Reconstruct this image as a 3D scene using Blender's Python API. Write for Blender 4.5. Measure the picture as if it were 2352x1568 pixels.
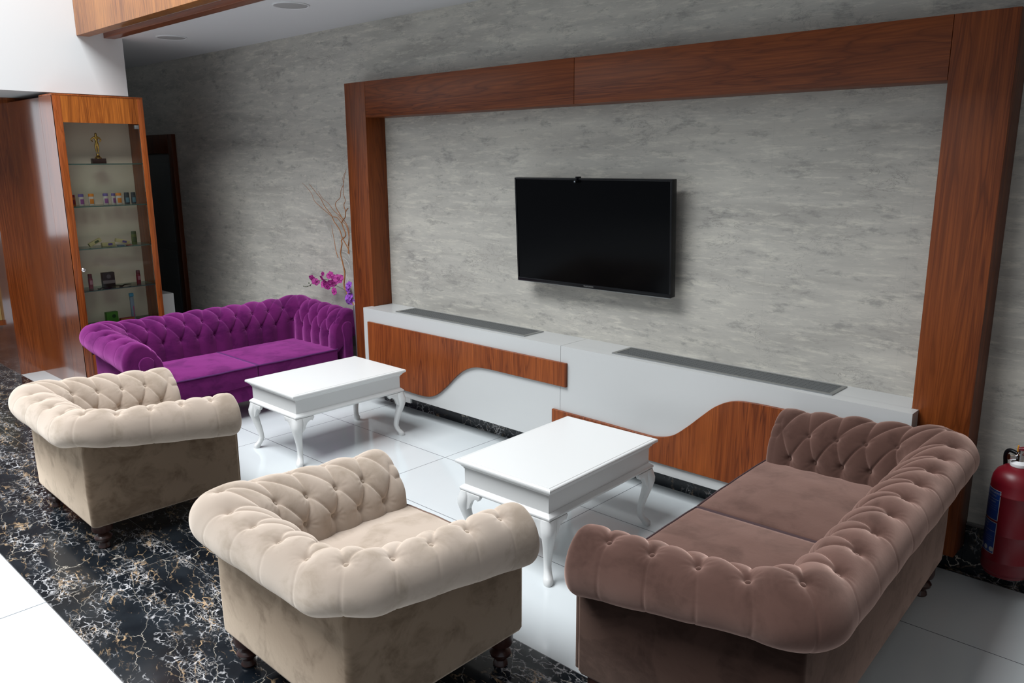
import bpy, bmesh, math, random
import numpy as np
from mathutils import Vector, Matrix, Euler

# ------------------------------------------------------------------ clear
for o in list(bpy.data.objects): bpy.data.objects.remove(o, do_unlink=True)
SC = bpy.context.scene
COL = SC.collection
PI = math.pi
random.seed(7)

# ------------------------------------------------------------------ camera
YAW, PITCH, ROLL, FPX = -0.7502, -0.2226, -0.0057, 1839.04
CAM = (5.043, -3.997, 1.910)
def cam_axes():
    cy, sy = math.cos(YAW), math.sin(YAW); cp, sp = math.cos(PITCH), math.sin(PITCH)
    fw = Vector((sy*cp, cy*cp, sp)); rt = Vector((cy, -sy, 0)); up = rt.cross(fw)
    c, s = math.cos(ROLL), math.sin(ROLL)
    return c*rt + s*up, -s*rt + c*up, fw
_r, _u, _f = cam_axes()
cd = bpy.data.cameras.new('camera'); cam = bpy.data.objects.new('camera', cd); COL.objects.link(cam)
cd.sensor_fit = 'HORIZONTAL'; cd.sensor_width = 36.0; cd.lens = FPX/2352*36.0
cd.clip_start = 0.05; cd.clip_end = 100
cam.matrix_world = Matrix(((_r.x, _u.x, -_f.x, CAM[0]), (_r.y, _u.y, -_f.y, CAM[1]), (_r.z, _u.z, -_f.z, CAM[2]), (0, 0, 0, 1)))
SC.camera = cam

# ------------------------------------------------------------------ world, daylight, exposure
W_ = bpy.data.worlds.new('daylight'); SC.world = W_; W_.use_nodes = True
bg = W_.node_tree.nodes['Background']; bg.inputs[0].default_value = (0.80, 0.90, 1.0, 1); bg.inputs[1].default_value = 0.42
def area(name, loc, target, size, sizey, energy, color):
    l = bpy.data.lights.new(name, 'AREA'); l.shape = 'RECTANGLE'; l.size = size; l.size_y = sizey
    l.energy = energy; l.color = color
    o = bpy.data.objects.new(name, l); COL.objects.link(o); o.location = loc
    o.rotation_euler = (Vector(target)-Vector(loc)).to_track_quat('-Z', 'Y').to_euler()
    return o
area('atrium_skylight', (0.4, -4.8, 6.8), (0.4, -4.4, 0.0), 5.4, 4.4, 1060, (0.94, 0.975, 1.0))
SC.view_settings.view_transform = 'Standard'; SC.view_settings.look = 'None'
SC.view_settings.gamma = 1.0; SC.view_settings.exposure = 0.0
SC.view_settings.use_curve_mapping = False

# ------------------------------------------------------------------ helpers
def link(name, me, mat=None, parent=None, smooth=False):
    o = bpy.data.objects.new(name, me); COL.objects.link(o)
    if mat is not None:
        for m in (mat if isinstance(mat, (list, tuple)) else [mat]): me.materials.append(m)
    if parent is not None: o.parent = parent
    if smooth:
        me.polygons.foreach_set('use_smooth', [True]*len(me.polygons))
    return o
def thing(name, label, cat, loc=(0, 0, 0), rz=0.0, group=None):
    o = bpy.data.objects.new(name, None); COL.objects.link(o); o.location = loc; o.rotation_euler = (0, 0, rz)
    o.empty_display_size = 0.1
    o['label'] = label; o['category'] = cat
    if group: o['group'] = group
    return o
def tag(o, label, cat, group=None, kind=None):
    o['label'] = label; o['category'] = cat
    if group: o['group'] = group
    if kind: o['kind'] = kind
    return o
def struct(o): o['kind'] = 'structure'; return o

class MB:
    def __init__(s): s.v = []; s.f = []; s.mi = []
    def add(s, vs, fs, mi=0):
        b = len(s.v); s.v += [tuple(p) for p in vs]; s.f += [tuple(b+i for i in f) for f in fs]; s.mi += [mi]*len(fs); return s
    def box(s, a, b, mi=0):
        (x0, y0, z0), (x1, y1, z1) = a, b
        vs = [(x0, y0, z0), (x1, y0, z0), (x1, y1, z0), (x0, y1, z0), (x0, y0, z1), (x1, y0, z1), (x1, y1, z1), (x0, y1, z1)]
        return s.add(vs, [(0, 3, 2, 1), (4, 5, 6, 7), (0, 1, 5, 4), (1, 2, 6, 5), (2, 3, 7, 6), (3, 0, 4, 7)], mi)
    def rings(s, rings, cap=True, mi=0, closed=True):
        n = len(rings[0]); vs = [p for r in rings for p in r]; fs = []
        for k in range(len(rings)-1):
            for i in range(n if closed else n-1):
                j = (i+1) % n
                fs.append((k*n+i, k*n+j, (k+1)*n+j, (k+1)*n+i))
        if cap:
            fs.append(tuple(reversed(range(n)))); fs.append(tuple((len(rings)-1)*n+i for i in range(n)))
        return s.add(vs, fs, mi)
    def lathe(s, prof, c=(0, 0, 0), n=24, mi=0):
        return s.rings([[(c[0]+r*math.cos(2*PI*i/n), c[1]+r*math.sin(2*PI*i/n), c[2]+z) for i in range(n)] for r, z in prof], True, mi)
    def tube(s, pts, rad, n=8, mi=0):
        pts = [Vector(p) for p in pts]; rs = rad if isinstance(rad, (list, tuple)) else [rad]*len(pts)
        rings = []; prev = None
        for i, p in enumerate(pts):
            t = (pts[min(i+1, len(pts)-1)]-pts[max(i-1, 0)])
            if t.length < 1e-9: t = Vector((0, 0, 1))
            t.normalize()
            if prev is None: a = t.orthogonal().normalized()
            else:
                a = prev - t*prev.dot(t)
                a = a.normalized() if a.length > 1e-6 else t.orthogonal().normalized()
            prev = a; b = t.cross(a)
            rings.append([p+rs[i]*(a*math.cos(2*PI*k/n)+b*math.sin(2*PI*k/n)) for k in range(n)])
        return s.rings(rings, True, mi)
    def prism(s, poly, y0, y1, mi=0, axis='y'):
        n = len(poly)
        if axis == 'y': vs = [(x, y0, z) for x, z in poly]+[(x, y1, z) for x, z in poly]
        elif axis == 'x': vs = [(y0, x, z) for x, z in poly]+[(y1, x, z) for x, z in poly]
        else: vs = [(x, z, y0) for x, z in poly]+[(x, z, y1) for x, z in poly]
        fs = [tuple(range(n)), tuple(reversed(range(n, 2*n)))]+[(i, i+n, (i+1) % n+n, (i+1) % n) for i in range(n)]
        return s.add(vs, fs, mi)
    def build(s, name, mat=None, parent=None, smooth=False, bevel=0, seg=2, weld=False, sharp=None):
        me = bpy.data.meshes.new(name); me.from_pydata(s.v, [], s.f); me.update()
        for i, p in enumerate(me.polygons): p.material_index = s.mi[i]
        bm = bmesh.new(); bm.from_mesh(me)
        if weld: bmesh.ops.remove_doubles(bm, verts=bm.verts, dist=1e-5)
        bmesh.ops.recalc_face_normals(bm, faces=bm.faces)
        if bevel:
            es = [e for e in bm.edges if len(e.link_faces) == 2 and e.calc_face_angle(0) > 0.6]
            bmesh.ops.bevel(bm, geom=es, offset=bevel, segments=seg, profile=0.5, affect='EDGES', clamp_overlap=True)
        bm.to_mesh(me); bm.free()
        o = link(name, me, mat, parent, smooth or bevel > 0)
        if smooth or bevel:
            ang = sharp if sharp else math.radians(40)
            try: me.set_sharp_from_angle(angle=ang)
            except Exception: pass
        return o
def dup(root, loc=None, rz=None, label=None, group=None):
    r = root.copy(); COL.objects.link(r)
    if loc is not None: r.location = loc
    if rz is not None: r.rotation_euler = (0, 0, rz)
    if label: r['label'] = label
    if group: r['group'] = group
    for ch in list(root.children):
        c = ch.copy(); COL.objects.link(c); c.parent = r
        for g in list(ch.children):
            d = g.copy(); COL.objects.link(d); d.parent = c
    return r

# ------------------------------------------------------------------ materials
class NT:
    def __init__(s, name):
        s.m = bpy.data.materials.new(name); s.m.use_nodes = True; s.t = s.m.node_tree; s.t.nodes.clear()
        s.out = s.n('ShaderNodeOutputMaterial'); s.b = s.n('ShaderNodeBsdfPrincipled'); s.l(s.b.outputs[0], s.out.inputs[0])
    def n(s, ty, **kw):
        x = s.t.nodes.new(ty)
        for k, v in kw.items(): setattr(x, k, v)
        return x
    def l(s, a, b): s.t.links.new(a, b)
    def coord(s, scale=(1, 1, 1), loc=(0, 0, 0), rot=(0, 0, 0), kind='Object'):
        c = s.n('ShaderNodeTexCoord'); m = s.n('ShaderNodeMapping')
        m.inputs['Scale'].default_value = scale; m.inputs['Location'].default_value = loc; m.inputs['Rotation'].default_value = rot
        s.l(c.outputs[kind], m.inputs[0]); return m.outputs[0]
    def noise(s, vec, scale, detail=4, rough=.5, dist=0):
        x = s.n('ShaderNodeTexNoise'); x.inputs['Scale'].default_value = scale; x.inputs['Detail'].default_value = detail
        x.inputs['Roughness'].default_value = rough; x.inputs['Distortion'].default_value = dist
        s.l(vec, x.inputs['Vector']); return x.outputs['Fac']
    def ramp(s, fac, stops, interp='LINEAR'):
        r = s.n('ShaderNodeValToRGB'); r.color_ramp.interpolation = interp
        e = r.color_ramp.elements
        while len(e) < len(stops): e.new(.5)
        for i, (p, c) in enumerate(stops):
            e[i].position = p; e[i].color = (c[0], c[1], c[2], 1) if isinstance(c, (tuple, list)) else (c, c, c, 1)
        s.l(fac, r.inputs[0]); return r.outputs[0]
    def math(s, op, a, b=None, c=None):
        x = s.n('ShaderNodeMath', operation=op)
        for i, v in enumerate((a, b, c)):
            if v is None: continue
            if isinstance(v, (int, float)): x.inputs[i].default_value = v
            else: s.l(v, x.inputs[i])
        return x.outputs[0]
    def mix(s, fac, a, b, blend='MIX'):
        x = s.n('ShaderNodeMix', data_type='RGBA', blend_type=blend)
        if isinstance(fac, (int, float)): x.inputs[0].default_value = fac
        else: s.l(fac, x.inputs[0])
        for i, v in ((6, a), (7, b)):
            if isinstance(v, (tuple, list)): x.inputs[i].default_value = (v[0], v[1], v[2], 1)
            else: s.l(v, x.inputs[i])
        return x.outputs[2]
    def bump(s, h, strength=.2, dist=.01):
        x = s.n('ShaderNodeBump'); x.inputs['Strength'].default_value = strength; x.inputs['Distance'].default_value = dist
        s.l(h, x.inputs['Height']); s.l(x.outputs[0], s.b.inputs['Normal']); return x.outputs[0]
    def set(s, **kw):
        for k, v in kw.items():
            i = s.b.inputs[k.replace('_', ' ')]
            if isinstance(v, (int, float)): i.default_value = v
            elif isinstance(v, (tuple, list)): i.default_value = (v[0], v[1], v[2], 1)
            else: s.l(v, i)
        return s
def plain(name, col, rough=.5, metal=0.0, coat=0.0, spec=.5, trans=0.0, bump=0):
    t = NT(name); t.set(Base_Color=col, Roughness=rough, Metallic=metal, Coat_Weight=coat, Transmission_Weight=trans)
    t.b.inputs['Specular IOR Level'].default_value = spec
    if bump:
        t.bump(t.noise(t.coord((60, 60, 60)), 5), bump, .002)
    return t.m
def wood(name, grain='z', tone=1.0, seed=0.0, rough=.28, hue=(1, 1, 1), spec=.5, coat=0.0):
    t = NT(name)
    # stretched rings along the grain
    if grain == 'z': sc = (9, 9, .55)
    elif grain == 'x': sc = (.55, 9, 9)
    else: sc = (9, .55, 9)
    v = t.coord(sc, (seed, seed*.7, seed*1.3))
    big = t.noise(v, 1.0, 3, .55, .8)
    rings = t.math('FRACT', t.math('MULTIPLY', big, 9.0))
    tri = t.math('ABSOLUTE', t.math('SUBTRACT', rings, .5))          # 0..0.5
    sc2 = tuple(a*(7 if a > 1 else 2.2) for a in sc)
    fine = t.noise(t.coord(sc2, (seed*2, 0, 0)), 2.2, 4, .6, .2)
    broad = t.noise(t.coord(tuple(a*.35 for a in sc), (seed, 3, 1)), 1.2, 2, .5, .3)
    def c(r, g, b): return (r*1.08*tone*hue[0], g*.84*tone*hue[1], b*.55*tone*hue[2])
    base = t.ramp(tri, [(0.0, c(.060, .014, .004)), (.14, c(.17, .048, .015)), (.5, c(.245, .076, .023))])
    col = t.mix(t.ramp(fine, [(.38, 0.0), (.62, .85)]), base, c(.10, .025, .008))
    col = t.mix(t.ramp(broad, [(.35, .0), (.7, .45)]), col, c(.30, .10, .032))
    t.set(Base_Color=col, Roughness=rough, Coat_Weight=coat, Coat_Roughness=.10)
    t.b.inputs['Specular IOR Level'].default_value = spec
    t.bump(fine, .05, .001)
    return t.m
def velvet(name, dark, light, nap, seed=0.0, amt=1.0):
    """short pile fabric: dark seen head-on, bright where the pile is seen edge-on"""
    t = NT(name)
    v = t.coord((1, 1, 1), (seed, seed, 0))
    n1 = t.noise(v, 5.5, 5, .60, .5)
    n2 = t.noise(t.coord((1, 1, 2.2), (seed, 2, 5), (0, .5, .4)), 14, 4, .6, .8)
    patch = t.math('MULTIPLY', t.ramp(n1, [(.46, 0.0), (.46+.10/max(amt, .6), 1.0)]), t.ramp(n2, [(.30, .35), (.62, 1.0)]))
    col = t.mix(t.math('MULTIPLY', patch, .8*amt), dark, nap)
    sh = t.n('ShaderNodeBsdfSheen', distribution='MICROFIBER'); sh.inputs['Roughness'].default_value = .45
    df = t.n('ShaderNodeBsdfDiffuse'); df.inputs['Roughness'].default_value = 1.0
    t.l(col, df.inputs[0])
    lc = t.mix(t.math('MULTIPLY', patch, .35*amt), light, tuple(a*.55 for a in light)); t.l(lc, sh.inputs[0])
    ad = t.n('ShaderNodeAddShader'); t.l(df.outputs[0], ad.inputs[0]); t.l(sh.outputs[0], ad.inputs[1])
    b = t.n('ShaderNodeBump'); b.inputs['Strength'].default_value = .12; b.inputs['Distance'].default_value = .004
    t.l(t.noise(v, 40, 3, .6), b.inputs['Height'])
    t.l(b.outputs[0], df.inputs['Normal']); t.l(b.outputs[0], sh.inputs['Normal'])
    t.l(ad.outputs[0], t.out.inputs[0]); return t.m
def wallpaper():
    t = NT('wallpaper_weathered_grey')
    v = t.coord((1, 1, 1))
    st = t.coord((.9, 1, 5.5))
    big = t.noise(st, 1.1, 5, .62, .6)
    mid = t.noise(t.coord((1.2, 1, 7.5), (4, 0, 2)), 3.8, 9, .76, .15)
    fine = t.noise(t.coord((2.2, 1, 15), (1, 0, 7)), 7.0, 8, .78, .1)
    blot = t.noise(t.coord((1.0, 1, 2.9), (9, 0, 3)), 4.6, 9, .76, .15)
    cr = t.noise(t.coord((1.0, 1, 2.6), (2, 0, 9)), 3.4, 9, .72, 1.4)
    col = t.ramp(big, [(.30, (.345, .328, .296)), (.5, (.435, .415, .375)), (.70, (.515, .49, .435))])
    col = t.mix(t.ramp(mid, [(.51, 0.0), (.61, .60)]), col, (.62, .59, .51))
    col = t.mix(t.ramp(blot, [(.535, 0.0), (.64, .64)]), col, (.225, .22, .205))
    col = t.mix(t.ramp(fine, [(.55, 0.0), (.66, .42)]), col, (.29, .285, .27))
    line = t.math('ABSOLUTE', t.math('SUBTRACT', cr, .5))
    mask = t.ramp(t.noise(v, 2.3, 3), [(.50, 0.0), (.60, 1.0)])
    col = t.mix(t.math('MULTIPLY', t.ramp(line, [(0.0, .75), (.008, 0.0)]), mask), col, (.11, .105, .10))
    # strip joints every 53 cm
    x = t.n('ShaderNodeSeparateXYZ'); t.l(v, x.inputs[0])
    j = t.math('ABSOLUTE', t.math('SUBTRACT', t.math('FRACT', t.math('DIVIDE', x.outputs[0], .70)), .5))
    col = t.mix(t.ramp(j, [(0.0, .12), (.0025, 0.0)]), col, (.2, .2, .19))
    t.set(Base_Color=col, Roughness=.62); t.b.inputs['Specular IOR Level'].default_value = .3
    t.bump(t.math('ADD', fine, mid), .10, .003)
    return t.m
def grid_line(t, v, per, off, half, axis):
    x = t.n('ShaderNodeSeparateXYZ'); t.l(v, x.inputs[0])
    f = t.math('FRACT', t.math('ADD', t.math('DIVIDE', t.math('SUBTRACT', x.outputs[axis], off), per), .5))
    d = t.math('MULTIPLY', t.math('ABSOLUTE', t.math('SUBTRACT', f, .5)), per)
    return t.math('LESS_THAN', d, half)
GX, GY = .117, -.654
def white_tile():
    t = NT('white_polished_tile'); v = t.coord()
    g = t.math('MAXIMUM', grid_line(t, v, 1.2, GX, .0019, 0), grid_line(t, v, .6, GY, .0019, 1))
    sub = t.ramp(t.noise(v, 1.4, 3), [(.3, (.57, .605, .62)), (.7, (.61, .64, .65))])
    t.set(Base_Color=t.mix(g, sub, (.06, .06, .08)), Roughness=t.ramp(t.noise(v, 3.0, 4), [(.3, .07), (.7, .12)]))
    t.b.inputs['Specular IOR Level'].default_value = .55
    return t.m
def black_marble():
    t = NT('black_gold_marble'); v = t.coord((1, 1, 1), (.3, .1, 0), (0, 0, .25))
    def warped(scale, amt, vs, wsc, det, loc=(0, 0, 0)):
        wob = t.n('ShaderNodeTexNoise'); wob.inputs['Scale'].default_value = wsc; wob.inputs['Detail'].default_value = det; wob.inputs['Roughness'].default_value = .6
        t.l(v, wob.inputs['Vector'])
        mp = t.n('ShaderNodeMapping'); mp.inputs['Scale'].default_value = vs; mp.inputs['Location'].default_value = loc; t.l(v, mp.inputs[0])
        vm = t.n('ShaderNodeVectorMath', operation='MULTIPLY_ADD'); t.l(wob.outputs['Color'], vm.inputs[0])
        vm.inputs[1].default_value = (amt,)*3; t.l(mp.outputs[0], vm.inputs[2])
        vo = t.n('ShaderNodeTexVoronoi', feature='DISTANCE_TO_EDGE'); vo.inputs['Scale'].default_value = scale
        t.l(vm.outputs[0], vo.inputs['Vector']); return vo.outputs['Distance']
    base = t.ramp(t.noise(v, 5, 6, .6), [(.35, (.004, .006, .009)), (.7, (.017, .022, .028))])
    m1 = t.ramp(t.noise(t.coord((.9, 2.4, 1), (1, 2, 0), (0, 0, .3)), 3.0, 5, .65), [(.47, 0.0), (.57, 1.0)])
    m2 = t.ramp(t.noise(t.coord((1, 2.0, 1), (6, 1, 0), (0, 0, .3)), 4.0, 5, .65), [(.49, 0.0), (.60, 1.0)])
    m3 = t.ramp(t.noise(v, 26, 3, .6), [(.40, 0.0), (.58, 1.0)])
    c = base
    e1 = t.math('MULTIPLY', t.math('MULTIPLY', t.ramp(warped(17, .16, (1, 1.7, 1), 7, 4), [(0.0, 1.0), (.035, .7), (.07, 0.0)]), m1), m3)
    c = t.mix(e1, c, (.56, .55, .56))
    e1b = t.math('MULTIPLY', t.math('MULTIPLY', t.ramp(warped(34, .12, (1, 1.6, 1), 12, 4, (3, 1, 0)), [(0.0, 1.0), (.07, 0.0)]), m1), m2)
    c = t.mix(e1b, c, (.50, .47, .45))
    e2 = t.math('MULTIPLY', t.math('MULTIPLY', t.ramp(warped(9, .22, (.7, 2.6, 1), 5, 4, (7, 2, 0)), [(0.0, .9), (.035, .5), (.05, 0.0)]), m2), m3)
    c = t.mix(e2, c, (.56, .38, .22))
    e3 = t.math('MULTIPLY', t.ramp(warped(3.2, .30, (.7, 1.9, 1), 3, 5, (2, 5, 0)), [(0.0, .85), (.008, 0.0)]), t.ramp(t.noise(v, 9, 3), [(.42, 0.0), (.55, 1.0)]))
    c = t.mix(e3, c, (.56, .50, .42))
    e4 = t.math('MULTIPLY', t.ramp(t.noise(t.coord((1, 4.2, 1), (3, 8, 0), (0, 0, .25)), 4.2, 9, .75, .3), [(.655, 0.0), (.675, .8)]), m3)
    c = t.mix(e4, c, (.50, .40, .31))
    g = t.math('MAXIMUM', grid_line(t, t.coord(), 1.2, GX, .0013, 0), grid_line(t, t.coord(), .6, GY, .0013, 1))
    c = t.mix(t.math('MULTIPLY', g, .55), c, (.32, .31, .29))
    t.set(Base_Color=c, Roughness=.13); t.b.inputs['Specular IOR Level'].default_value = .45
    return t.m

M = {}
M['wood_v'] = wood('walnut_upright', 'z', .80, 2.0, rough=.4, spec=.3)
M['wood_h'] = wood('walnut_lengthwise', 'x', .80, 5.0, rough=.4, spec=.3)
M['wood_panel'] = wood('walnut_panel', 'z', 1.0, 9.0, rough=.4, spec=.3)
M['wood_cab'] = wood('walnut_cabinet', 'z', 1.25, 13.0, rough=.22)
M['wood_gold'] = wood('walnut_honey', 'z', 1.6, 4.0, rough=.3, hue=(1.1, 1.35, 1.0))
M['wood_side'] = wood('walnut_side', 'z', .95, 21.0, rough=.16, spec=.7, coat=.6)
M['wood_fascia'] = wood('walnut_fascia', 'z', 1.9, 17.0, hue=(1, 1.6, 1.9))
M['wood_fascia_h'] = wood('walnut_fascia_trim', 'x', 1.0, 31.0)
M['wallpaper'] = wallpaper()
M['tile'] = white_tile(); M['marble'] = black_marble()
M['paint'] = plain('white_paint', (.66, .67, .67), .75, spec=.3, bump=.05)
M['ceil'] = plain('ceiling_paint', (.66, .67, .68), .8, spec=.2)
M['lacquer'] = plain('white_lacquer', (.50, .505, .50), .25)
M['table'] = plain('white_table_paint', (.69, .69, .68), .30, bump=.04)
M['black'] = plain('black_plastic', (.005, .005, .006), .25, spec=.2)
M['screen'] = plain('dark_glass_screen', (.0012, .0012, .0016), .12, spec=.07)
M['steel'] = plain('grey_aluminium', (.34, .35, .35), .35, .85)
M['slat'] = plain('grey_slats', (.10, .105, .105), .5, .3)
M['dark'] = plain('dark_void', (.012, .012, .013), .6)
M['chrome'] = plain('chrome', (.8, .8, .82), .1, 1.0)
M['gold'] = plain('gilt_metal', (.62, .40, .10), .25, 1.0)
M['legwood'] = plain('dark_turned_wood', (.042, .013, .009), .35, coat=.2)
M['red'] = plain('red_enamel', (.15, .003, .010), .40)
M['backing'] = plain('beige_back_panel', (.80, .69, .54), .6)
M['orchid'] = plain('magenta_petals', (.36, .025, .22), .6)
M['orchid2'] = plain('violet_petals', (.26, .06, .42), .6)
M['twig'] = plain('brown_twig', (.30, .115, .035), .6)
M['twig_w'] = plain('whitewashed_twig', (.42, .40, .38), .7)
M['stem'] = plain('green_stem', (.07, .09, .05), .6)
M['white_plain'] = plain('white_plain', (.75, .75, .75), .5)
def glass(name, col=(.9, .95, .93), a=.12):
    t = NT(name); tr = t.n('ShaderNodeBsdfTransparent'); tr.inputs[0].default_value = (col[0], col[1], col[2], 1)
    gl = t.n('ShaderNodeBsdfGlossy'); gl.inputs['Roughness'].default_value = .02
    fr = t.n('ShaderNodeFresnel'); fr.inputs[0].default_value = 1.22
    mx = t.n('ShaderNodeMixShader'); t.l(fr.outputs[0], mx.inputs[0]); t.l(tr.outputs[0], mx.inputs[1]); t.l(gl.outputs[0], mx.inputs[2])
    t.l(mx.outputs[0], t.out.inputs[0]); return t.m
M['glass'] = glass('clear_glass', (.985, .985, .975)); M['glass_shelf'] = glass('greenish_glass', (.72, .82, .78)); M['glass_edge'] = plain('glass_edge', (.05, .12, .10), .2)
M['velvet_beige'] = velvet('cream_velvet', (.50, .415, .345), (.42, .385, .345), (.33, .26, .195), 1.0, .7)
M['velvet_beige_shaded'] = velvet('cream_velvet_shaded', (.25, .18, .125), (.85, .72, .58), (.12, .078, .048), 4.0, .9)  # darker copy for the chair bodies, shade of the sides put into the colour
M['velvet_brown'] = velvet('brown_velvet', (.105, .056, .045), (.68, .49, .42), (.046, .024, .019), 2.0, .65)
M['velvet_brown_shaded'] = velvet('brown_velvet_shaded', (.042, .022, .017), (.60, .43, .355), (.020, .010, .008), 6.0)  # same brown velvet, body sides darkened in the base colour as if shaded
M['velvet_purple'] = velvet('purple_velvet', (.135, .015, .110), (.52, .17, .45), (.062, .008, .060), 3.0, .8)
M['piping_beige'] = plain('tan_piping', (.16, .10, .075), .8)
M['piping_brown'] = plain('dark_brown_piping', (.045, .02, .022), .8)
M['piping_purple'] = plain('plum_piping', (.09, .012, .11), .8)
def flat(name, c, r=.45): 
    M[name] = plain(name, c, r); return M[name]

# ================================================================== ROOM SHELL
CEIL = 2.94
f = MB()
X0, X1, Y0, Y1 = -6.0, 9.0, -9.0, 0.0
def quad(x0, x1, y0, y1, mi): f.add([(x0, y0, 0), (x1, y0, 0), (x1, y1, 0), (x0, y1, 0)], [(0, 1, 2, 3)], mi)
SA, SB, SCc = -3.054, -1.854, -.054
quad(X0, X1, Y0, SA, 0); quad(X0, X1, SA, SB, 1); quad(X0, X1, SB, SCc, 0); quad(X0, X1, SCc, Y1, 1)
f.box((X0, Y0, -.12), (X1, Y1, -.001), 0)
me = bpy.data.meshes.new('floor'); me.from_pydata(f.v, [], f.f)
for i, p in enumerate(me.polygons): p.material_index = f.mi[i]
struct(link('floor', me, [M['tile'], M['marble']]))
struct(MB().box((-6.0, 0.0, 0.0), (9.0, .2, 4.2)).build('wall_back', M['wallpaper']))
struct(MB().box((-6.0, -1.02, CEIL), (9.0, 0.0, CEIL+.25)).box((-6.0, -1.30, CEIL+.03), (9.0, -1.02, CEIL+.25)).build('ceiling', M['ceil']))
struct(MB().box((-5.6, -1.66, 0), (-5.4, 0, CEIL)).build('wall_left', M['wallpaper']))
# walnut cladding along the edge of the upper floor
struct(MB().box((-2.32, -1.325, CEIL-.012), (9.0, -1.225, CEIL+1.25)).build('trim_1', [M['wood_fascia']], bevel=.002))
struct(MB().box((-2.32, -1.11, CEIL-.012), (9.0, -1.02, CEIL+.03)).build('trim_2', [M['wood_fascia_h']], bevel=.002))
# white upper wall over the showcase, with the hollow behind it
struct(MB().box((-3.6, -6.5, 2.468), (-2.32, -.958, 4.6)).build('wall_upper', M['paint']))
struct(MB().box((-5.4, -1.30, 0), (-3.20, -1.20, 2.49)).build('wall_alcove_added', M['dark']))  # unseen closing wall, added to keep the alcove dark
# walnut block the showcase leans on and the fin at its left
struct(MB().box((-3.17, -1.66, 0.0), (-2.352, -.975, 2.425)).build('wall_partition', M['wood_side']))
struct(MB().box((-3.50, -1.853, 0.0), (-3.17, -1.20, 2.49)).build('wall_fin', M['wood_side']))
struct(MB().box((-6.0, -1.852, 0.0), (-3.50, -1.75, 2.49)).build('wall_side', M['wood_side']))
# skirting of the same black stone, with its thin metal bead
struct(MB().box((-5.4, -.014, 0), (-.252, -.0005, .10)).box((4.233, -.014, 0), (9.0, -.0005, .235)).box((-.25, -.014, 0), (4.231, -.0005, .12)).build('baseboard_back', M['marble']))
struct(MB().box((4.233, -.020, .235), (9.0, -.0005, .247)).build('trim_3', M['steel'], bevel=.002))

# far end of the hall with its tall window, and an added unseen wall that darkens the right corner
DARKW = plain('hall_wall', (.20, .17, .15), .7)
hw = MB().box((-8.2, -3.15, 0), (-8.0, 0, 6.0)).box((-8.2, -9, 0), (-8.0, -3.15, .85)).box((-8.2, -9, 2.75), (-8.0, -3.15, 6.0))
struct(hw.build('wall_end', DARKW))
struct(MB().box((5.0, -2.0, 0), (5.2, 0, CEIL)).build('wall_right_added', DARKW))
wn = NT('daylit_pane'); em = wn.n('ShaderNodeEmission'); em.inputs[0].default_value = (.84, .92, 1, 1); em.inputs[1].default_value = 1.3
wn.l(em.outputs[0], wn.out.inputs[0])
wf = struct(MB().box((-8.06, -9, .85), (-8.0, -8.94, 2.75)).box((-8.06, -6.1, .85), (-8.0, -6.04, 2.75)).box((-8.06, -3.21, .85), (-8.0, -3.15, 2.75)).build('window_1', M['steel']))
MB().box((-8.12, -9, .85), (-8.10, -3.15, 2.75)).build('window_pane', wn.m, wf)

# door in the dark end of the back wall
dr = MB(); dx0, dx1, dz = -4.55, -3.56, 2.20
dr.box((dx0, -.05, 0), (dx0+.09, -.001, dz)).box((dx1-.09, -.05, 0), (dx1, -.001, dz)).box((dx0+.09, -.05, dz-.20), (dx1-.09, -.001, dz))
door = struct(dr.build('door_1', wood('walnut_door', 'z', .35, 3.0, rough=.4, spec=.3), bevel=.003))
dleaf = flat('door_leaf_grey', (.09, .10, .10), .35)
struct(MB().box((dx0+.09, -.03, .01), (dx1-.09, -.002, dz-.20)).box((dx0+.16, -.036, .12), (dx1-.16, -.03, .95)).box((dx0+.16, -.036, 1.05), (dx1-.16, -.03, 1.9)).build('door_leaf', dleaf, door, bevel=.002))

# ================================================================== WALL UNIT
PD = .183                                    # depth of the walnut surround
XL0, XL1, XR0, XR1 = -.251, 0.0, 3.990, 4.232
ZT, ZB, ZP = 2.487, 2.228, .130
fr = thing('tv_wall_surround', 'walnut portal frame of two posts and a long lintel around the television wall', 'wall frame', (1.99, -.09, ZP))
def off(o, root): o.location = tuple(-Vector(root.location)); return o
def part(mb, name, mat, root, **k):
    o = mb.build(name, mat, root, **k); R_ = root.matrix_basis.inverted() if False else None
    o.matrix_parent_inverse = Matrix.Identity(4)
    o.location = Vector((0, 0, 0))
    # geometry is given in world space: shift it into the parent's frame
    mw = Matrix.LocRotScale(root.location, root.rotation_euler, None).inverted()
    o.data.transform(mw)
    return o
part(MB().box((XL0, -PD, ZP), (XL1, -.001, ZT)), 'post', M['wood_v'], fr, bevel=.002)
part(MB().box((XR0, -PD, ZP), (XR1, -.001, ZT)), 'post', M['wood_v'], fr, bevel=.002)
part(MB().box((XL1+.002, -PD, ZB), (1.991, -.001, ZT)), 'lintel', M['wood_h'], fr, bevel=.002)
part(MB().box((1.994, -PD, ZB), (XR0-.002, -.001, ZT)), 'lintel', M['wood_h'], fr, bevel=.002)

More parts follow.
